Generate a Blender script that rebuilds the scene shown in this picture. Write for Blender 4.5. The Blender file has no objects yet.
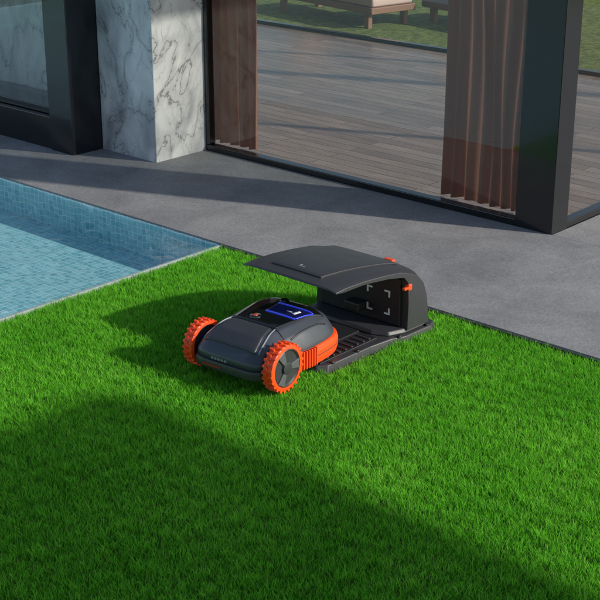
import bpy, bmesh, math, random
import numpy as np
from mathutils import Vector, Matrix
random.seed(4); rng=np.random.default_rng(7)
scene=bpy.context.scene
# ------------------------------------------------------------------ helpers
def link(o):
    scene.collection.objects.link(o); return o
def empty(name,loc=(0,0,0),rz=0):
    e=bpy.data.objects.new(name,None); e.location=loc; e.rotation_euler=(0,0,rz); e.empty_display_size=.2
    return link(e)
def mesh(name,verts,faces,mat=None,parent=None,smooth=False,bevel=0,sub=0,loc=(0,0,0)):
    me=bpy.data.meshes.new(name); me.from_pydata([tuple(v) for v in verts],[],faces); me.update()
    bm=bmesh.new(); bm.from_mesh(me); bmesh.ops.recalc_face_normals(bm,faces=bm.faces); bm.to_mesh(me); bm.free()
    o=bpy.data.objects.new(name,me); link(o); o.location=loc
    if mat: me.materials.append(mat)
    if parent: o.parent=parent
    if bevel:
        b=o.modifiers.new('bev','BEVEL'); b.width=bevel; b.segments=3; b.limit_method='ANGLE'; b.angle_limit=math.radians(35)
    if sub:
        s=o.modifiers.new('sub','SUBSURF'); s.levels=sub; s.render_levels=sub
    if smooth:
        for p in me.polygons: p.use_smooth=True
        me.set_sharp_from_angle(angle=math.radians(38))
    return o
def boxdata(a,b):
    x0,y0,z0=a; x1,y1,z1=b
    v=[(x0,y0,z0),(x1,y0,z0),(x1,y1,z0),(x0,y1,z0),(x0,y0,z1),(x1,y0,z1),(x1,y1,z1),(x0,y1,z1)]
    f=[(0,3,2,1),(4,5,6,7),(0,1,5,4),(1,2,6,5),(2,3,7,6),(3,0,4,7)]
    return v,f
def box(name,a,b,mat,parent=None,bevel=0):
    v,f=boxdata(a,b); return mesh(name,v,f,mat,parent,bevel=bevel)
def join_data(parts):
    V=[];F=[]
    for v,f in parts:
        n=len(V); V+=list(v); F+=[tuple(i+n for i in q) for q in f]
    return V,F
def rings(rs,closed_ring=True,cap=True):
    n=len(rs[0]); V=[p for r in rs for p in r]; F=[]
    for i in range(len(rs)-1):
        for j in range(n if closed_ring else n-1):
            k=(j+1)%n
            F.append((i*n+j,i*n+k,(i+1)*n+k,(i+1)*n+j))
    if cap:
        F.append(tuple(range(n))[::-1]); F.append(tuple(range((len(rs)-1)*n,len(rs)*n)))
    return V,F
def lathe_x(prof,seg=64,c=(0,0,0),cap=True):
    rs=[]
    for r,x in prof:
        rs.append([(c[0]+x,c[1]+r*math.cos(2*math.pi*k/seg),c[2]+r*math.sin(2*math.pi*k/seg)) for k in range(seg)])
    return rings(rs,cap=cap)
# ------------------------------------------------------------------ materials
def mat(name):
    m=bpy.data.materials.new(name); m.use_nodes=True
    nt=m.node_tree; return m,nt,nt.nodes,nt.links,nt.nodes['Principled BSDF']
def simple(name,col,rough=.5,metal=0,coat=0,noise=0,bump=0,bscale=300,emit=None):
    m,nt,N,L,b=mat(name)
    b.inputs['Base Color'].default_value=(*col,1); b.inputs['Roughness'].default_value=rough
    b.inputs['Metallic'].default_value=metal; b.inputs['Coat Weight'].default_value=coat
    tc=N.new('ShaderNodeTexCoord')
    if noise:
        n=N.new('ShaderNodeTexNoise'); n.inputs['Scale'].default_value=18; n.inputs['Detail'].default_value=6
        L.new(tc.outputs['Object'],n.inputs['Vector'])
        mr=N.new('ShaderNodeMapRange'); mr.inputs[3].default_value=rough-noise; mr.inputs[4].default_value=rough+noise
        L.new(n.outputs[0],mr.inputs[0]); L.new(mr.outputs[0],b.inputs['Roughness'])
    if bump:
        n=N.new('ShaderNodeTexNoise'); n.inputs['Scale'].default_value=bscale
        L.new(tc.outputs['Object'],n.inputs['Vector'])
        bp=N.new('ShaderNodeBump'); bp.inputs['Strength'].default_value=bump; bp.inputs['Distance'].default_value=.001
        L.new(n.outputs[0],bp.inputs['Height']); L.new(bp.outputs[0],b.inputs['Normal'])
    if emit:
        b.inputs['Emission Color'].default_value=(*emit[0],1); b.inputs['Emission Strength'].default_value=emit[1]
    return m
def ramp(N,stops):
    r=N.new('ShaderNodeValToRGB'); e=r.color_ramp.elements
    while len(e)<len(stops): e.new(.5)
    for i,(p,c) in enumerate(stops):
        e[i].position=p; e[i].color=(*c,1)
    return r
def world_pos(N): return N.new('ShaderNodeNewGeometry').outputs['Position']
def schlick(N,L,f0,normal=None):
    g=N.new('ShaderNodeNewGeometry'); d=N.new('ShaderNodeVectorMath'); d.operation='DOT_PRODUCT'
    L.new(g.outputs['Incoming'],d.inputs[0]); L.new(normal if normal else g.outputs['Normal'],d.inputs[1])
    a=N.new('ShaderNodeMath'); a.operation='ABSOLUTE'; L.new(d.outputs['Value'],a.inputs[0])
    s=N.new('ShaderNodeMath'); s.operation='SUBTRACT'; s.inputs[0].default_value=1; L.new(a.outputs[0],s.inputs[1]); s.use_clamp=True
    p=N.new('ShaderNodeMath'); p.operation='POWER'; p.inputs[1].default_value=5; L.new(s.outputs[0],p.inputs[0])
    m=N.new('ShaderNodeMath'); m.operation='MULTIPLY_ADD'; m.inputs[1].default_value=1-f0; m.inputs[2].default_value=f0; L.new(p.outputs[0],m.inputs[0])
    return m.outputs[0]

slate=simple('slate_plastic',(.045,.053,.068),.34,noise=.06,bump=.15,bscale=900)
charcoal=simple('charcoal_plastic',(.034,.036,.042),.40,noise=.07,bump=.25,bscale=900)
blackp=simple('black_plastic',(.014,.015,.018),.45,bump=.2,bscale=900)
gloss=simple('gloss_black',(.006,.007,.009),.10,coat=.6)
orange=simple('orange_rubber',(.84,.075,.010),.42,noise=.05,bump=.2)
hubgrey=simple('hub_grey',(.085,.09,.10),.4,noise=.05)
greyline=simple('grey_trim',(.22,.24,.26),.35)
whitep=simple('white_print',(.75,.77,.8),.5)
blue=simple('blue_light_strip',(.02,.04,.4),.3,emit=((.03,.06,1.0),.4))
screenm=simple('blue_screen',(.008,.010,.04),.12,coat=.5,emit=((.01,.015,.4),.05))
frame_m=simple('dark_anodised_frame',(.008,.009,.011),.2,metal=0,coat=.25,noise=.05)
ceil_m=simple('ceiling_paint',(.6,.58,.55),.8)
metal_edge=simple('edging_metal',(.03,.032,.036),.5,noise=.1)

def concrete():
    m,nt,N,L,b=mat('terrace_concrete'); P=world_pos(N)
    n=N.new('ShaderNodeTexNoise'); n.inputs['Scale'].default_value=1.9; n.inputs['Detail'].default_value=11; n.inputs['Roughness'].default_value=.68; n.inputs['Distortion'].default_value=.5
    L.new(P,n.inputs['Vector'])
    r=ramp(N,[(.27,(.150,.153,.160)),(.5,(.222,.224,.230)),(.75,(.30,.30,.303))]); L.new(n.outputs[0],r.inputs[0])
    n2=N.new('ShaderNodeTexNoise'); n2.inputs['Scale'].default_value=75; n2.inputs['Detail'].default_value=6; n2.inputs['Roughness'].default_value=.7; L.new(P,n2.inputs['Vector'])
    r2=ramp(N,[(.32,(.66,.66,.66)),(.68,(1.2,1.2,1.2))]); L.new(n2.outputs[0],r2.inputs[0])
    mx=N.new('ShaderNodeMix'); mx.data_type='RGBA'; mx.blend_type='MULTIPLY'; mx.inputs[0].default_value=1
    L.new(r.outputs[0],mx.inputs[6]); L.new(r2.outputs[0],mx.inputs[7]); L.new(mx.outputs[2],b.inputs['Base Color'])
    b.inputs['Roughness'].default_value=.72
    bp=N.new('ShaderNodeBump'); bp.inputs['Strength'].default_value=.4; bp.inputs['Distance'].default_value=.003
    L.new(n2.outputs[0],bp.inputs['Height']); L.new(bp.outputs[0],b.inputs['Normal'])
    return m
def marble():
    m,nt,N,L,b=mat('marble'); P=world_pos(N)
    mp=N.new('ShaderNodeMapping'); mp.inputs['Rotation'].default_value=(.3,.5,.2); mp.inputs['Scale'].default_value=(1,1,.6); L.new(P,mp.inputs[0])
    def vein(scale,w,dist,seed,det=6):
        n=N.new('ShaderNodeTexNoise'); n.noise_dimensions='4D'; n.inputs['W'].default_value=seed
        n.inputs['Scale'].default_value=scale; n.inputs['Detail'].default_value=det; n.inputs['Distortion'].default_value=dist; n.inputs['Roughness'].default_value=.55
        L.new(mp.outputs[0],n.inputs['Vector'])
        s=N.new('ShaderNodeMath'); s.operation='SUBTRACT'; s.inputs[1].default_value=.5; L.new(n.outputs[0],s.inputs[0])
        a=N.new('ShaderNodeMath'); a.operation='ABSOLUTE'; L.new(s.outputs[0],a.inputs[0])
        mr=N.new('ShaderNodeMapRange'); mr.interpolation_type='SMOOTHSTEP'; mr.inputs[1].default_value=0; mr.inputs[2].default_value=w; mr.inputs[3].default_value=1; mr.inputs[4].default_value=0
        L.new(a.outputs[0],mr.inputs[0]); return mr.outputs[0]
    v1=vein(1.6,.008,1.0,5.1); v2=vein(3.2,.010,.9,9.); v3=vein(1.6,.05,1.0,5.1)
    cl=N.new('ShaderNodeTexNoise'); cl.inputs['Scale'].default_value=2.6; cl.inputs['Detail'].default_value=9; cl.inputs['Distortion'].default_value=1.0; L.new(mp.outputs[0],cl.inputs['Vector'])
    r=ramp(N,[(.32,(.33,.34,.36)),(.5,(.56,.57,.58)),(.68,(.70,.70,.70))]); L.new(cl.outputs[0],r.inputs[0])
    def mul(a,k):
        ml=N.new('ShaderNodeMath'); ml.operation='MULTIPLY'; L.new(a,ml.inputs[0]); ml.inputs[1].default_value=k; return ml.outputs[0]
    def mxm(a,b_):
        q=N.new('ShaderNodeMath'); q.operation='MAXIMUM'; L.new(a,q.inputs[0]); L.new(b_,q.inputs[1]); return q.outputs[0]
    fac=mxm(mxm(mul(v1,.8),mul(v2,.35)),mul(v3,.28))
    mx=N.new('ShaderNodeMix'); mx.data_type='RGBA'; L.new(fac,mx.inputs[0]); L.new(r.outputs[0],mx.inputs[6]); mx.inputs[7].default_value=(.10,.105,.12,1)
    L.new(mx.outputs[2],b.inputs['Base Color']); b.inputs['Roughness'].default_value=.22
    return m
def wood():
    m,nt,N,L,b=mat('wood_planks'); P=world_pos(N)
    br=N.new('ShaderNodeTexBrick'); br.offset=.37; br.inputs['Scale'].default_value=1; br.inputs['Brick Width'].default_value=1.7; br.inputs['Row Height'].default_value=.125
    br.inputs['Mortar Size'].default_value=.004; br.inputs['Color1'].default_value=(.26,.185,.145,1); br.inputs['Color2'].default_value=(.43,.33,.275,1); br.inputs['Mortar'].default_value=(.05,.035,.028,1); br.inputs['Bias'].default_value=-.1
    L.new(P,br.inputs['Vector'])
    mp=N.new('ShaderNodeMapping'); mp.inputs['Scale'].default_value=(1.5,28,1); L.new(P,mp.inputs[0])
    n=N.new('ShaderNodeTexNoise'); n.inputs['Scale'].default_value=2.2; n.inputs['Detail'].default_value=7; n.inputs['Distortion'].default_value=.5; L.new(mp.outputs[0],n.inputs['Vector'])
    r=ramp(N,[(.3,(.6,.6,.6)),(.7,(1.3,1.25,1.2))]); L.new(n.outputs[0],r.inputs[0])
    mx=N.new('ShaderNodeMix'); mx.data_type='RGBA'; mx.blend_type='MULTIPLY'; mx.inputs[0].default_value=1
    L.new(br.outputs[0],mx.inputs[6]); L.new(r.outputs[0],mx.inputs[7]); L.new(mx.outputs[2],b.inputs['Base Color'])
    b.inputs['Roughness'].default_value=.26
    bp=N.new('ShaderNodeBump'); bp.inputs['Strength'].default_value=.3; bp.inputs['Distance'].default_value=.004; bp.invert=True
    L.new(br.outputs['Fac'],bp.inputs['Height']); L.new(bp.outputs[0],b.inputs['Normal'])
    return m
def mosaic():
    m,nt,N,L,b=mat('pool_mosaic'); 
    tc=N.new('ShaderNodeNewGeometry')
    n=N.new('ShaderNodeTexNoise'); n.inputs['Scale'].default_value=6; n.inputs['Detail'].default_value=3; L.new(tc.outputs['Position'],n.inputs['Vector'])  # noise warps the tile pattern, painting the water's refraction into the texture
    sc=N.new('ShaderNodeVectorMath'); sc.operation='SCALE'; sc.inputs['Scale'].default_value=.07; L.new(n.outputs['Color'],sc.inputs[0])
    ad=N.new('ShaderNodeVectorMath'); ad.operation='ADD'; L.new(tc.outputs['Position'],ad.inputs[0]); L.new(sc.outputs[0],ad.inputs[1])
    v=N.new('ShaderNodeTexVoronoi'); v.distance='CHEBYCHEV'; v.inputs['Scale'].default_value=22; v.inputs['Randomness'].default_value=0
    L.new(ad.outputs[0],v.inputs['Vector'])
    r=ramp(N,[(0,(.20,.46,.51)),(.5,(.30,.56,.60)),(1,(.42,.66,.69))]); 
    sp=N.new('ShaderNodeSeparateColor'); L.new(v.outputs['Color'],sp.inputs[0]); L.new(sp.outputs[0],r.inputs[0])
    e=ramp(N,[(.42,(0,0,0)),(.47,(1,1,1))]); L.new(v.outputs['Distance'],e.inputs[0])
    mx=N.new('ShaderNodeMix'); mx.data_type='RGBA'; L.new(e.outputs[0],mx.inputs[0]); L.new(r.outputs[0],mx.inputs[6]); mx.inputs[7].default_value=(.68,.80,.82,1)
    L.new(mx.outputs[2],b.inputs['Base Color']); b.inputs['Roughness'].default_value=.3
    return m
def water():
    m=bpy.data.materials.new('pool_water'); m.use_nodes=True; nt=m.node_tree; N=nt.nodes; L=nt.links; N.remove(N['Principled BSDF'])
    out=N['Material Output']; P=world_pos(N)
    n=N.new('ShaderNodeTexNoise'); n.inputs['Scale'].default_value=9; n.inputs['Detail'].default_value=4; n.inputs['Distortion'].default_value=.8; L.new(P,n.inputs['Vector'])
    n2=N.new('ShaderNodeTexNoise'); n2.inputs['Scale'].default_value=2; L.new(P,n2.inputs['Vector'])
    a=N.new('ShaderNodeMath'); a.operation='ADD'; L.new(n.outputs[0],a.inputs[0]); L.new(n2.outputs[0],a.inputs[1])
    bp=N.new('ShaderNodeBump'); bp.inputs['Strength'].default_value=.6; bp.inputs['Distance'].default_value=.028; L.new(a.outputs[0],bp.inputs['Height'])
    t=N.new('ShaderNodeBsdfTransparent'); t.inputs[0].default_value=(.80,.94,.96,1)
    g=N.new('ShaderNodeBsdfGlossy'); g.inputs['Roughness'].default_value=.04; L.new(bp.outputs[0],g.inputs['Normal'])
    mx=N.new('ShaderNodeMixShader'); L.new(schlick(N,L,.03,bp.outputs[0]),mx.inputs[0]); L.new(t.outputs[0],mx.inputs[1]); L.new(g.outputs[0],mx.inputs[2]); L.new(mx.outputs[0],out.inputs[0])
    return m
def glass():
    m=bpy.data.materials.new('window_glass'); m.use_nodes=True; nt=m.node_tree; N=nt.nodes; L=nt.links; N.remove(N['Principled BSDF'])
    out=N['Material Output']
    t=N.new('ShaderNodeBsdfTransparent'); t.inputs[0].default_value=(.79,.81,.80,1)
    g=N.new('ShaderNodeBsdfGlossy'); g.inputs['Roughness'].default_value=.0
    mx=N.new('ShaderNodeMixShader'); L.new(schlick(N,L,.075),mx.inputs[0]); L.new(t.outputs[0],mx.inputs[1]); L.new(g.outputs[0],mx.inputs[2]); L.new(mx.outputs[0],out.inputs[0])
    return m
def fabric():
    m,nt,N,L,b=mat('curtain_fabric')
    P=world_pos(N); w=N.new('ShaderNodeTexNoise'); w.inputs['Scale'].default_value=220; L.new(P,w.inputs['Vector'])
    r=ramp(N,[(.3,(.21,.095,.066)),(.7,(.31,.15,.105))]); L.new(w.outputs[0],r.inputs[0]); L.new(r.outputs[0],b.inputs['Base Color'])
    b.inputs['Roughness'].default_value=.85; b.inputs['Sheen Weight'].default_value=.1
    tr=N.new('ShaderNodeBsdfTranslucent'); tr.inputs[0].default_value=(.34,.15,.10,1)
    mx=N.new('ShaderNodeMixShader'); mx.inputs[0].default_value=.28
    L.new(b.outputs[0],mx.inputs[1]); L.new(tr.outputs[0],mx.inputs[2]); L.new(mx.outputs[0],N['Material Output'].inputs[0])
    return m
def grass_ground():
    m,nt,N,L,b=mat('lawn_ground'); P=world_pos(N)
    n=N.new('ShaderNodeTexNoise'); n.inputs['Scale'].default_value=14; n.inputs['Detail'].default_value=10; n.inputs['Roughness'].default_value=.75; L.new(P,n.inputs['Vector'])
    r=ramp(N,[(.36,(.045,.085,.012)),(.5,(.16,.23,.04)),(.64,(.34,.40,.10))]); 
    L.new(n.outputs[0],r.inputs[0]); L.new(r.outputs[0],b.inputs['Base Color']); b.inputs['Roughness'].default_value=.9
    bp=N.new('ShaderNodeBump'); bp.inputs['Strength'].default_value=.9; bp.inputs['Distance'].default_value=.06
    L.new(n.outputs[0],bp.inputs['Height']); L.new(bp.outputs[0],b.inputs['Normal'])
    return m
def blade():
    m,nt,N,L,b=mat('grass_blade')
    at=N.new('ShaderNodeAttribute'); at.attribute_name='gv'
    sp=N.new('ShaderNodeSeparateColor'); L.new(at.outputs['Color'],sp.inputs[0])
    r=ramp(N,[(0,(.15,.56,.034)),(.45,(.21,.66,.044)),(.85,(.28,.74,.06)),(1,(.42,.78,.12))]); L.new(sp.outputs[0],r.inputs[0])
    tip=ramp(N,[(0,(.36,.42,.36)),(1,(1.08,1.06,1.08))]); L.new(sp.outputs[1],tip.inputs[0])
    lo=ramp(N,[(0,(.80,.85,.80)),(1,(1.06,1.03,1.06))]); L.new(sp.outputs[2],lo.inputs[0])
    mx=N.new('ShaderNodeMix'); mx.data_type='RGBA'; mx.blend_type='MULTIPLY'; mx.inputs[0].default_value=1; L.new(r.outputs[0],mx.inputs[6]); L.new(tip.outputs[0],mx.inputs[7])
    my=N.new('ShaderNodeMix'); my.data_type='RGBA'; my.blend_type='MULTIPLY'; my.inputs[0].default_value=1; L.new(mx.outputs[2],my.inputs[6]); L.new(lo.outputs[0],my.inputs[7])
    L.new(my.outputs[2],b.inputs['Base Color']); b.inputs['Roughness'].default_value=.6; b.inputs['Specular IOR Level'].default_value=.1
    tr=N.new('ShaderNodeBsdfTranslucent'); L.new(my.outputs[2],tr.inputs[0])
    ms=N.new('ShaderNodeMixShader'); ms.inputs[0].default_value=.45; L.new(b.outputs[0],ms.inputs[1]); L.new(tr.outputs[0],ms.inputs[2]); L.new(ms.outputs[0],N['Material Output'].inputs[0])
    return m
conc=concrete(); marb=marble(); woodm=wood(); mos=mosaic(); wat=water(); gl=glass(); fab=fabric(); gg=grass_ground(); bl=blade()
coping_m=simple('coping_stone',(.30,.34,.35),.6,noise=.1)
cushion=simple('cushion_fabric',(.66,.5,.46),.85); teak=simple('teak',(.28,.15,.10),.5,noise=.1)

# ------------------------------------------------------------------ ground
PX0,PX1,PY0,PY1=-15,-5.92,-3.0,5.79
S=400
gz=-.03
gv=[(-S,-S,gz),(S,-S,gz),(S,PY0,gz),(-S,PY0,gz),(-S,PY1,gz),(S,PY1,gz),(S,S,gz),(-S,S,gz),(PX0,PY0,gz),(PX0,PY1,gz),(PX1,PY0,gz),(PX1,PY1,gz)]
mesh('ground',gv,[(0,1,2,10,8,3),(4,9,11,5,6,7),(3,8,9,4),(10,2,5,11)],gg)
# lawn blades
x0,x1,y0,y1=-5.890,-1.3,2.0,5.765
N=500000
x=rng.uniform(x0,x1,N); y=rng.uniform(y0,y1,N)
keep=~((x>-4.735)&(x<-4.065)&(y>4.73)&(y<5.62))
x=x[keep]; y=y[keep]; N=len(x)
def lf(x,y,s,seed):
    r=np.random.default_rng(seed); o=np.zeros_like(x)
    for i in range(9):
        a=r.uniform(0,2*np.pi); k=s*r.uniform(.6,1.7); o+=np.sin(k*(x*np.cos(a)+y*np.sin(a))+r.uniform(0,6.28))
    return o/3.
c1=lf(x,y,45,1); c2=lf(x,y,6,2); c3=lf(x,y,110,5)
h=.043*(1+.11*c1+.09*c3)*rng.uniform(.62,1.2,N)
under=(np.abs(x+4.39)<.22)&(y>4.3)&(y<4.9); h[under]*=.75
ang=rng.uniform(0,2*np.pi,N)*1.0+ .9*lf(x,y,14,3)
lean=h*rng.uniform(.1,.75,N)
w=rng.uniform(.0010,.0018,N)
fa=rng.uniform(0,2*np.pi,N)
dx,dy=np.cos(ang),np.sin(ang); wx,wy=np.cos(fa)*w,np.sin(fa)*w
V=np.zeros((N,5,3),dtype=np.float32); zb=-.03
V[:,0]=np.stack([x-wx,y-wy,np.full(N,zb)],1); V[:,1]=np.stack([x+wx,y+wy,np.full(N,zb)],1)
mx_,my_=x+dx*lean*.35,y+dy*lean*.35
V[:,2]=np.stack([mx_+wx*.85,my_+wy*.85,zb+h*.6],1); V[:,3]=np.stack([mx_-wx*.85,my_-wy*.85,zb+h*.6],1)
V[:,4]=np.stack([x+dx*lean,y+dy*lean,zb+h*.98],1)
base=(np.arange(N)*5)[:,None]
loops=(base+np.array([[0,1,2,3,3,2,4]])).ravel().astype(np.int32)
starts=np.stack([np.arange(N)*7,np.arange(N)*7+4],1).ravel().astype(np.int32)
me=bpy.data.meshes.new('lawn'); me.vertices.add(N*5); me.vertices.foreach_set('co',V.ravel())
me.loops.add(N*7); me.loops.foreach_set('vertex_index',loops)
me.polygons.add(N*2); me.polygons.foreach_set('loop_start',starts)
me.update(calc_edges=True); me.validate()
at=me.attributes.new('gv','FLOAT_COLOR','POINT')
C=np.ones((N,5,4),dtype=np.float32)
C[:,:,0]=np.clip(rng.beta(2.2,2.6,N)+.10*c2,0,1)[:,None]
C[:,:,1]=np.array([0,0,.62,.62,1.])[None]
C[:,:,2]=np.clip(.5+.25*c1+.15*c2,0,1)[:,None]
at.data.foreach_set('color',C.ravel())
me.materials.append(bl); link(bpy.data.objects.new('lawn',me))

# ------------------------------------------------------------------ terrace + pool
TE=empty('terrace')
box('slab_front',(-15,5.792,-.2),(14,7.372,.008),conc,TE,.003)
box('slab_side',(-4.43,7.374,-.2),(14,16,.007),conc,TE,.004)
box('edging_strip',(-5.89,5.765,-.1),(14,5.790,.005),metal_edge,TE,.003)
PO=empty('swimming_pool')
D=-.26
pv=[(PX0,PY0,D),(PX1,PY0,D),(PX1,PY1,D),(PX0,PY1,D),(PX0,PY0,-.004),(PX1,PY0,-.004),(PX1,PY1,-.004),(PX0,PY1,-.004)]
mesh('basin',pv,[(0,1,2,3),(0,4,5,1),(1,5,6,2),(2,6,7,3),(3,7,4,0)],mos,PO)
mesh('water_surface',[(PX0,PY0,-.022),(PX1,PY0,-.022),(PX1,PY1,-.022),(PX0,PY1,-.022)],[(0,1,2,3)],wat,PO)
box('coping_lawn_side',(PX1+.001,PY0,-.06),(PX1+.022,5.763,.004),coping_m,PO,.003)

# ------------------------------------------------------------------ house
H=empty('modern_house')
box('interior_floor',(-15,7.376,-.1),(-4.44,12.1,.012),woodm,H)
box('roof_slab',(-15,6.9,2.9),(-4.30,12.3,3.25),ceil_m,H,.01)
box('marble_pillar',(-8.335,6.84,-.05),(-7.69,7.46,2.9),marb,H,.006)
box('left_wall',(-15,7.0,-.05),(-8.337,7.3,2.9),marb,H)
def fr(n,a,b): return box(n,a,b,frame_m,H,.006)
fr('entry_post_right',(-8.62,6.54,0),(-8.337,6.98,2.88))
fr('entry_rail_bottom',(-11.2,6.56,0),(-8.622,6.98,.27))
fr('entry_rail_step',(-11.2,6.62,.272),(-8.622,6.98,.33))
fr('entry_inner_stile',(-8.70,6.60,.332),(-8.624,6.98,2.88))
fr('entry_post_left',(-11.4,6.54,0),(-11.202,6.98,2.88))
mesh('entry_glass',[(-11.2,6.75,.33),(-8.7,6.75,.33),(-8.7,6.75,2.88),(-11.2,6.75,2.88)],[(0,1,2,3)],gl,H)
fr('sill_front',(-7.688,7.372,0),(-4.72,7.45,.055))
fr('sill_track',(-7.688,7.45,0),(-4.72,7.52,.03))
fr('corner_post',(-4.72,7.368,0),(-4.43,7.56,2.9))
fr('jamb',(-7.688,7.375,.057),(-7.65,7.45,2.9))
fr('head_front',(-7.648,7.375,2.8),(-4.722,7.45,2.898))
mesh('front_glass',[(-7.66,7.41,.04),(-4.70,7.41,.04),(-4.70,7.41,2.82),(-7.66,7.41,2.82)],[(0,1,2,3)],gl,H)
fr('sill_side',(-4.50,7.562,0),(-4.435,12.1,.055))
mesh('side_glass',[(-4.47,7.56,.04),(-4.47,12.1,.04),(-4.47,12.1,2.9),(-4.47,7.56,2.9)],[(0,1,2,3)],gl,H)
fr('side_mullion',(-4.51,9.75,.057),(-4.433,9.83,2.9))
fr('rear_corner_post',(-4.6,11.98,.057),(-4.433,12.12,2.9))
fr('rear_sill',(-15,12.03,0.014),(-4.602,12.11,.05))
for xx in (-7.2,-13.0): fr('rear_mullion',(xx,12.035,.052),(xx+.07,12.105,2.9))
mesh('rear_glass',[(-15,12.07,.05),(-4.6,12.07,.05),(-4.6,12.07,2.9),(-15,12.07,2.9)],[(0,1,2,3)],gl,H)
box('end_wall',(-15.2,7.0,0),(-15.0,12.3,2.9),ceil_m,H)
def curtain(name,xa,xb,yc,folds,amp,seed):
    R=random.Random(seed)
    # irregular soft folds: each fold has its own width and depth
    ws=[R.uniform(.65,1.45) for _ in range(folds)]; tot=sum(ws)
    prof=[]; acc=0
    for q,wd in enumerate(ws):
        d=R.uniform(.6,1.25); n=22
        for i in range(n):
            u=i/n; prof.append(((acc+wd*u)/tot,-d*math.cos(2*math.pi*u)+d-1, q+u))
        acc+=wd
    prof.append((1,-1,folds))
    nz=36; Vv=[];F=[]; nx=len(prof)
    p1,p2=R.uniform(0,6),R.uniform(0,6)
    for k in range(nz+1):
        z=.035+k/nz*2.82
        for (u,d,t) in prof:
            sw=.022*math.sin(z*1.6+p1+t*.7)+.010*math.sin(z*3.9+p2+t*1.7)
            yy=yc+amp*d*(.8+.25*math.sin(z*1.1+t*2.1+p2))
            Vv.append((xa+(xb-xa)*u+sw*min(1,4*u)*min(1,4*(1-u))+.010*math.sin(z*2+p1),yy,z))
    for k in range(nz):
        for i in range(nx-1):
            F.append((k*nx+i,k*nx+i+1,(k+1)*nx+i+1,(k+1)*nx+i))
    o=mesh(name,Vv,F,fab,None,False)
    for p in o.data.polygons: p.use_smooth=True
    return o
curtain('curtain',-7.88,-7.28,7.57,6,.034,3)
curtain('curtain',-5.47,-4.68,7.58,8,.034,11)
def lounger(x,y,rz):
    E=empty('sun_lounger',(x,y,gz),rz)
    box('frame',(-.36,-1,.18),(.36,1,.26),teak,E,.01)
    for sx in(-.32,.26):
        for sy in(-.9,.8): box('leg',(sx,sy,0),(sx+.06,sy+.08,.18),teak,E)
    box('cushion',(-.33,-.98,.262),(.33,.35,.36),cushion,E,.03)
    b=box('back_cushion',(-.33,0,0),(.33,.72,.1),cushion,E,.03); b.location=(0,.33,.27); b.rotation_euler=(math.radians(38),0,0)
lounger(-11.3,13.3,math.radians(80)); lounger(-9.3,13.9,math.radians(80))
SC=empty('offscreen_shadow_canopy')  # unseen canopy, added and placed to cast the shadow on the near lawn
box('shadow_canopy_slab',(1.06,-5,2.95),(7,6.26,3.1),ceil_m,SC,.01)
for px_,py_ in((4.2,5.2),(6.7,5.2),(4.2,-4.6),(6.7,-4.6)): box('shadow_canopy_post',(px_,py_,-.05),(px_+.14,py_+.14,2.95),frame_m,SC)  # added supports, set back to keep their shadows off the sunlit lawn

# ------------------------------------------------------------------ robot mower
M=empty('robot_lawn_mower',(-4.385,4.610,-.002),math.radians(4.5))
B=.340
def an(y): return 6.0 if y<0 else 3.8
def aw(y):
    t=min(1,max(0,(y+.10)/.14)); t=t*t*(3-2*t); return .232+.016*t
def rho(x_,y_):
    n=an(y_); return (abs(x_/aw(y_))**n+abs(y_/B)**n)**(1/n)
Z0=.150
G_=[(0,1.0),(.40,.99),(.66,.955),(.69,.93),(.86,.64),(.90,.50),(.965,.20),(1.0,0)]
def ztop(x_,y_):
    r=min(1,rho(x_,y_)); Hh=.116+.010*max(-1,min(1,(y_+.1)/.3))
    if y_<-.15: Hh-=.018*((-.15-y_)/.19)
    for a,b in zip(G_[:-1],G_[1:]):
        if r<=b[0]:
            t=(r-a[0])/(b[0]-a[0]); return Z0+Hh*(a[1]*(1-t)+b[1]*t)
    return Z0
def outl(phi,k=1.0,b=B):
    c,s=math.cos(phi),math.sin(phi); n=an(s if abs(s)>1e-9 else 1)
    cx=abs(c)**(2/n)*(1 if c>=0 else -1); cy=abs(s)**(2/n)*(1 if s>=0 else -1)
    yy=b*cy*k; return aw(yy)*cx*k,yy
seg=160; rs=[]
for r in [.001,.12,.24,.35,.45,.55,.62,.655,.67,.69,.72,.78,.84,.86,.88,.90,.93,.955,.965,.985,1]:
    ring=[]
    for i in range(seg):
        px_,py_=outl(2*math.pi*i/seg,r); ring.append((px_,py_,ztop(px_,py_)if r<1 else Z0))
    rs.append(ring)
for k,z in((1.004,.138),(1.0,.125),(.97,.112)):
    rs.append([(*outl(2*math.pi*i/seg,k),z) for i in range(seg)])
v,f=rings(rs); o=mesh('top_shell',v,f,slate,M,True)
rs=[[(*outl(2*math.pi*i/seg,k),z) for i in range(seg)] for k,z in((.80,.045),(.93,.055),(.965,.10),(.94,.125))]
v,f=rings(rs); mesh('lower_body',v,f,blackp,M,True)
def patch(name,quad,off,mt,nu=18,nv=18,th=.006):
    Vv=[];F=[]
    for j in range(nv+1):
        for i in range(nu+1):
            u=i/nu; w_=j/nv
            xx=(quad[0][0]*(1-u)+quad[1][0]*u)*(1-w_)+(quad[3][0]*(1-u)+quad[2][0]*u)*w_
            yy=(quad[0][1]*(1-u)+quad[1][1]*u)*(1-w_)+(quad[3][1]*(1-u)+quad[2][1]*u)*w_
            Vv.append((xx,yy,ztop(xx,yy)+off))
    for j in range(nv):
        for i in range(nu):
            n=nu+1; F.append((j*n+i,j*n+i+1,(j+1)*n+i+1,(j+1)*n+i))
    o=mesh(name,Vv,F,mt,M,True)
    s=o.modifiers.new('s','SOLIDIFY'); s.thickness=th; s.offset=0
    return o
patch('control_panel',[(-.135,-.11),(.135,-.11),(.185,.22),(-.185,.22)],.002,gloss,24,24)
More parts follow.
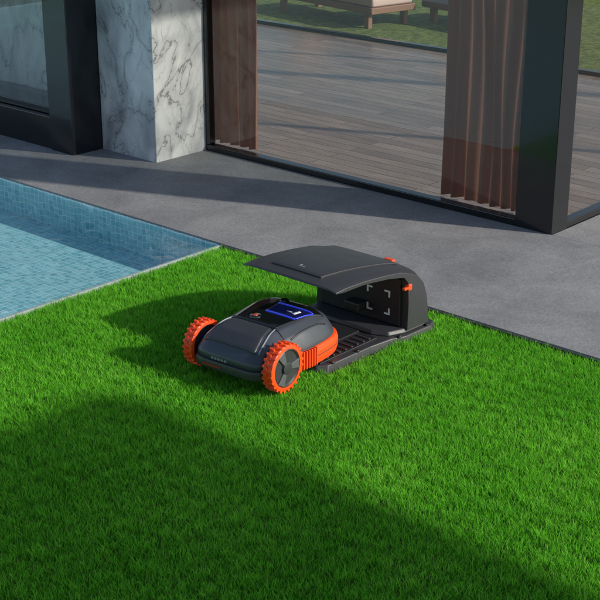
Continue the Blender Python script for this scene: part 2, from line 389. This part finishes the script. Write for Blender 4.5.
patch('rear_hood',[(-.160,-.30),(.160,-.30),(.120,-.125),(-.120,-.125)],.0015,charcoal,24,24)
patch('hood_line_left',[(-.180,-.29),(-.172,-.29),(-.136,-.115),(-.142,-.115)],.002,greyline,2,14)
patch('hood_line_right',[(.172,-.29),(.180,-.29),(.142,-.115),(.136,-.115)],.002,greyline,2,14)
# dark seams that break up the shell
patch('side_seam',[(.205,-.08),(.210,-.08),(.215,.20),(.210,.20)],.0008,blackp,2,20,.003)
patch('side_seam',[(-.210,-.08),(-.205,-.08),(-.210,.20),(-.215,.20)],.0008,blackp,2,20,.003)
patch('cross_seam',[(-.20,-.121),(.20,-.121),(.20,-.117),(-.20,-.117)],.0022,blackp,30,2,.003)
patch('screen',[(-.04,.035),(.145,.035),(.17,.15),(-.05,.15)],.0045,screenm,18,10)
patch('screen_edge_front',[(-.05,.150),(.170,.150),(.171,.156),(-.051,.156)],.0065,blue,16,2)
patch('screen_edge_side',[(.145,.035),(.151,.035),(.176,.156),(.170,.150)],.0065,blue,2,10)
patch('screen_edge_near',[(-.04,.029),(.148,.029),(.148,.035),(-.04,.035)],.0065,blue,16,2)
patch('screen_icon',[(.095,.075),(.115,.07),(.125,.115),(.110,.12)],.0085,whitep,3,3,.001)
patch('screen_icon',[(.055,.085),(.088,.083),(.088,.089),(.055,.091)],.0085,whitep,3,2,.001)
def cyl_z(r0,r1,z0,z1,c,n=32):
    rr=[(r0*.98,z0),(r0,z0+.001),(r1,z1-.002),(r1*.9,z1)]
    return rings([[(c[0]+r*math.cos(2*math.pi*k/n),c[1]+r*math.sin(2*math.pi*k/n),z) for k in range(n)] for r,z in rr])
zt=ztop(-.04,-.05)
v,f=cyl_z(.034,.030,zt-.01,zt+.010,(-.04,-.05)); mesh('stop_button_ring',v,f,gloss,M,True)
v,f=cyl_z(.015,.013,zt,zt+.013,(-.04,-.05)); mesh('stop_button',v,f,simple('stop_red',(.5,.05,.02),.35),M,True)
zt=ztop(-.05,.19)
v,f=cyl_z(.03,.024,zt-.01,zt+.010,(-.05,.20)); mesh('sensor_turret',v,f,gloss,M,True)
rs=[]
for (k,z) in((.97,.068),(1.02,.072),(1.035,.10),(1.02,.116),(.97,.120)):
    rs.append([(*outl(math.pi*1.5+(i/40-.5)*1.9,k),z) for i in range(41)])
Vv=[p for r in rs for p in r];F=[]
for i in range(4):
    for j in range(40): F.append((i*41+j,i*41+j+1,(i+1)*41+j+1,(i+1)*41+j))
mesh('rear_bumper',Vv,F,charcoal,M,True)
for i,(a,b) in enumerate(((-.085,-.070),(-.064,-.050),(-.044,-.028),(-.022,-.008),(-.002,.014))):
    box('rear_badge',(a,-.3455,.128),(b,-.3385,.139),greyline,M)
box('rear_reflector',(-.14,-.3555,.090),(-.02,-.3485,.099),simple('dark_red',(.30,.02,.015),.3),M)
def band(name,phis,prof,mt,bev=.003):
    rs=[[(*outl(p,k),z) for k,z in prof] for p in phis]
    v,f=rings(rs); return mesh(name,v,f,mt,M,False,bevel=bev)
ph=[math.radians(d) for d in np.linspace(2,178,80)]
band('front_bumper',ph,[(1.0,.042),(1.045,.046),(1.07,.075),(1.07,.112),(1.045,.138),(.99,.142)],orange)
band('bumper_groove',ph,[(1.0,.090),(1.073,.089),(1.073,.094),(1.0,.093)],charcoal,.001)
for sgn in(1,-1):
    for i in range(7):
        yy=-.055+i*.019; xo=aw(yy)*(1-(abs(yy)/B)**3.8)**(1/3.8)
        xx=sgn*xo
        box('bumper_rib',(min(xx-sgn*.02,xx+sgn*.020),yy,.045),(max(xx-sgn*.02,xx+sgn*.020),yy+.010,.142),orange,M,.003)
def wheel(cx,cy,R,W,sgn,name):
    E=bpy.data.objects.new(name,None); link(E); E.parent=M; E.location=(cx,cy,R)
    hw=W/2
    v,f=lathe_x([(R*.76,-hw),(R*.86,-hw),(R*.92,-hw*.85),(R*.92,hw*.85),(R*.86,hw),(R*.76,hw),(R*.76,-hw)],72,cap=False)
    mesh('tyre',v,f,orange,E,True)
    parts=[]
    nl=24
    for i in range(nl):
        for row in(-1,1):
            a=2*math.pi*(i+(.5 if row>0 else 0))/nl
            v,f=boxdata((min(0,row*hw*1.02),-R*.055,R*.88),(max(0,row*hw*1.02),R*.055,R*.98))
            sk=.25
            vv=[]
            for p in v:
                yy=p[1]+abs(p[0])*sk
                tw=.8 if p[2]>R*.95 else 1
                yy*=tw
                vv.append((p[0],yy*math.cos(a)-p[2]*math.sin(a),yy*math.sin(a)+p[2]*math.cos(a)))
            parts.append((vv,f))
    v,f=join_data(parts); mesh('tread_lugs',v,f,orange,E,bevel=.0015)
    o=sgn
    v,f=lathe_x([(R*.755,-hw*.8*o),(R*.765,hw*.85*o),(R*.72,hw*1.0*o),(R*.66,hw*.75*o),(R*.26,hw*.7*o),(R*.24,hw*1.1*o),(R*.18,hw*1.18*o),(.001,hw*1.18*o)],64)
    mesh('hub',v,f,charcoal,E,True)
    for k in range(3):
        a=2*math.pi*k/3+.5
        xo0,xo1=sorted((hw*.6*o,hw*1.02*o))
        v,f=boxdata((xo0,-.014,R*.18),(xo1,.014,R*.72))
        vv=[]
        for p in v:
            yy=p[1]*(1.9 if p[2]>R*.4 else .8)
            vv.append((p[0],yy*math.cos(a)-p[2]*math.sin(a),yy*math.sin(a)+p[2]*math.cos(a)))
        mesh('spoke',vv,f,hubgrey,E,bevel=.004)
wheel(.264,-.215,.130,.062,1,'rear_wheel_right')
wheel(-.264,-.205,.126,.058,-1,'rear_wheel_left')
wheel(.15,.22,.05,.035,1,'front_caster_right'); wheel(-.15,.22,.05,.035,-1,'front_caster_left')

# ------------------------------------------------------------------ docking station
G=empty('mower_docking_station',(-4.40,5.20,-.005),0)
def prism(name,pts,z0,z1,mt,bev,inset=0.012,par=G):
    cx=sum(p[0] for p in pts)/len(pts); cy=sum(p[1] for p in pts)/len(pts)
    r0=[(p[0],p[1],z0) for p in pts]; r1=[(cx+(p[0]-cx)*(1-inset*3),cy+(p[1]-cy)*(1-inset*3),z1) for p in pts]
    v,f=rings([r0,r1]); return mesh(name,v,f,mt,par,bevel=bev)
def mirror(pts): return pts+[(-x_,y_) for x_,y_ in reversed(pts)]
basep=mirror([(.16,-.52),(.26,-.50),(.30,-.45),(.305,-.10),(.32,.05),(.355,.14),(.36,.36),(.33,.43),(.22,.46)])
prism('base_plate',basep,-.02,.026,charcoal,.006)
stepp=mirror([(.20,.02),(.285,.06),(.32,.16),(.325,.33),(.29,.40),(.18,.42)])
prism('rear_plinth',stepp,.026,.052,charcoal,.008)
for sx in(-1,1):
    xs=sx*.2
    box('wheel_track_rail',(xs-.055,-.46,.025),(xs+.055,.0,.034),blackp,G,.004)
    for i in range(9):
        box('track_rib',(xs-.045,-.44+i*.048,.033),(xs+.045,-.425+i*.048,.041),charcoal,G,.003)
box('centre_channel',(-.12,-.45,.025),(.12,.1,.032),blackp,G,.006)
for i in range(3):
    v,f=rings([[(.0+.07*math.cos(a)*s,-.02+i*.055-.3+.018*math.sin(a)*s,z) for a in np.linspace(0,2*math.pi,24,endpoint=False)] for s,z in((1,.031),(1,.038),(.85,.041))])
    mesh('channel_pad',v,f,charcoal,G,True)
for px_,py_ in((.325,.10),(.335,.33),(.285,-.40),(.285,-.2)):
    v,f=cyl_z(.013,.011,.024,.036,(px_,py_),16); mesh('anchor_screw',v,f,blackp,G,True)
TZ=[(-.42,.444),(-.34,.449),(-.2,.445),(-.05,.432),(.1,.412),(.21,.388),(.29,.356),(.345,.30),(.375,.21),(.392,.12),(.40,.04)]
HW=.325
def edrop(x_): return .012*(abs(x_)/HW)**3+.010*max(0,(abs(x_)/HW-.8)/.2)**2
def prof(x_):
    q=abs(x_)/HW
    drop=edrop(x_); fr_=-.44+.018*q**4
    ou=[]
    for (yy,zz) in TZ:
        y2=yy if yy>-.4 else fr_+.004
        d=drop if zz>.28 else drop*.2
        if yy>.2: y2=yy-.04*q**3
        ou.append((x_,y2,zz-d))
    un=[(.17,.04),(.175,.20),(.165,.335),(.13,.372),(0,.400),(-.2,.424),(-.36,.426),(-.43,.433)]
    for yy,zz in un:
        y2=yy
        z2=zz-(drop*.9 if zz>.3 else 0)
        if yy<-.4: y2=fr_
        ou.append((x_,y2,z2))
    return ou
xs=[-HW,-.318,-.305,-.28,-.23,-.15,-.07,0,.07,.15,.23,.28,.305,.318,HW]
v,f=rings([prof(a) for a in xs]); 
o=mesh('canopy',v,f,charcoal,G,True,bevel=.003)
def ctop(x_,y_):
    for a,b in zip(TZ[:-1],TZ[1:]):
        if a[0]<=y_<=b[0]:
            t=(y_-a[0])/(b[0]-a[0]); return a[1]*(1-t)+b[1]*t-edrop(x_)
    return TZ[0][1]-edrop(x_)
def cpatch(name,quad,off,mt,nu=16,nv=16,th=.006):
    Vv=[];F=[]
    for j in range(nv+1):
        for i in range(nu+1):
            u=i/nu; w_=j/nv
            xx=(quad[0][0]*(1-u)+quad[1][0]*u)*(1-w_)+(quad[3][0]*(1-u)+quad[2][0]*u)*w_
            yy=(quad[0][1]*(1-u)+quad[1][1]*u)*(1-w_)+(quad[3][1]*(1-u)+quad[2][1]*u)*w_
            Vv.append((xx,yy,ctop(xx,yy)+off))
    for j in range(nv):
        for i in range(nu):
            n=nu+1; F.append((j*n+i,j*n+i+1,(j+1)*n+i+1,(j+1)*n+i))
    o=mesh(name,Vv,F,mt,G,True)
    s=o.modifiers.new('s','SOLIDIFY'); s.thickness=th; s.offset=0
    b=o.modifiers.new('b','BEVEL'); b.width=.0015; b.segments=2; b.limit_method='ANGLE'
cpatch('canopy_panel',[(-.17,-.36),(.17,-.36),(.22,.20),(-.22,.20)],.003,charcoal,th=.009)
cpatch('canopy_badge',[(-.03,-.31),(.012,-.31),(.012,-.303),(-.03,-.303)],.0080,greyline,4,2,.001)
cpatch('canopy_badge_stem',[(-.03,-.305),(-.022,-.305),(-.022,-.282),(-.03,-.282)],.0080,greyline,2,2,.001)
box('top_latch',(.09,.245,.358),(.15,.275,.380),orange,G,.006)
box('side_latch',(.306,.165,.270),(.332,.195,.305),orange,G,.006)
box('side_latch_lever',(.312,.13,.280),(.332,.17,.293),orange,G,.004)
box('inner_panel',(-.28,.155,.055),(.28,.176,.325),blackp,G,.006)
bx0,bx1,bz0,bz1=.055,.215,.105,.245; t=.010; l=.038; yb0,yb1=.1515,.1555
for X,sx in((bx0,1),(bx1,-1)):
    for Z,sz in((bz0,1),(bz1,-1)):
        box('marker_bracket',(min(X,X+sx*l),yb0,min(Z,Z+sz*t)),(max(X,X+sx*l),yb1,max(Z,Z+sz*t)),whitep,G)
        box('marker_bracket',(min(X,X+sx*t),yb0,min(Z+sz*t,Z+sz*l)),(max(X,X+sx*t),yb1,max(Z+sz*t,Z+sz*l)),whitep,G)
box('charging_contact',(-.05,.08,.10),(.05,.155,.15),blackp,G,.01)

# ------------------------------------------------------------------ light
el=math.radians(26); sd=Vector((.92,.39,0)).normalized()
az=math.atan2(sd.x,sd.y)
S_=Vector((sd.x*math.cos(el),sd.y*math.cos(el),math.sin(el)))
l=bpy.data.lights.new('sun','SUN'); l.energy=4.7; l.angle=math.radians(1.2); l.color=(1,.93,.82)
lo=link(bpy.data.objects.new('sun',l)); lo.rotation_euler=S_.to_track_quat('Z','Y').to_euler(); lo.location=(5,5,10)
w=bpy.data.worlds.new('World'); scene.world=w; w.use_nodes=True
sk=w.node_tree.nodes.new('ShaderNodeTexSky'); sk.sky_type='NISHITA'; sk.sun_disc=False; sk.sun_elevation=el; sk.sun_rotation=az
bg=w.node_tree.nodes['Background']; bg.inputs[1].default_value=.15; w.node_tree.links.new(sk.outputs[0],bg.inputs[0])
# ------------------------------------------------------------------ camera
cam=bpy.data.cameras.new('camera'); cam.lens=81; cam.sensor_width=36; cam.clip_end=1500; cam.clip_start=.05
co=link(bpy.data.objects.new('camera',cam)); co.location=(0,0,2.8); co.rotation_euler=(math.radians(90-21.07),0,math.radians(42.1))
scene.camera=co
scene.view_settings.view_transform='Standard'; scene.view_settings.look='None'; scene.view_settings.exposure=0
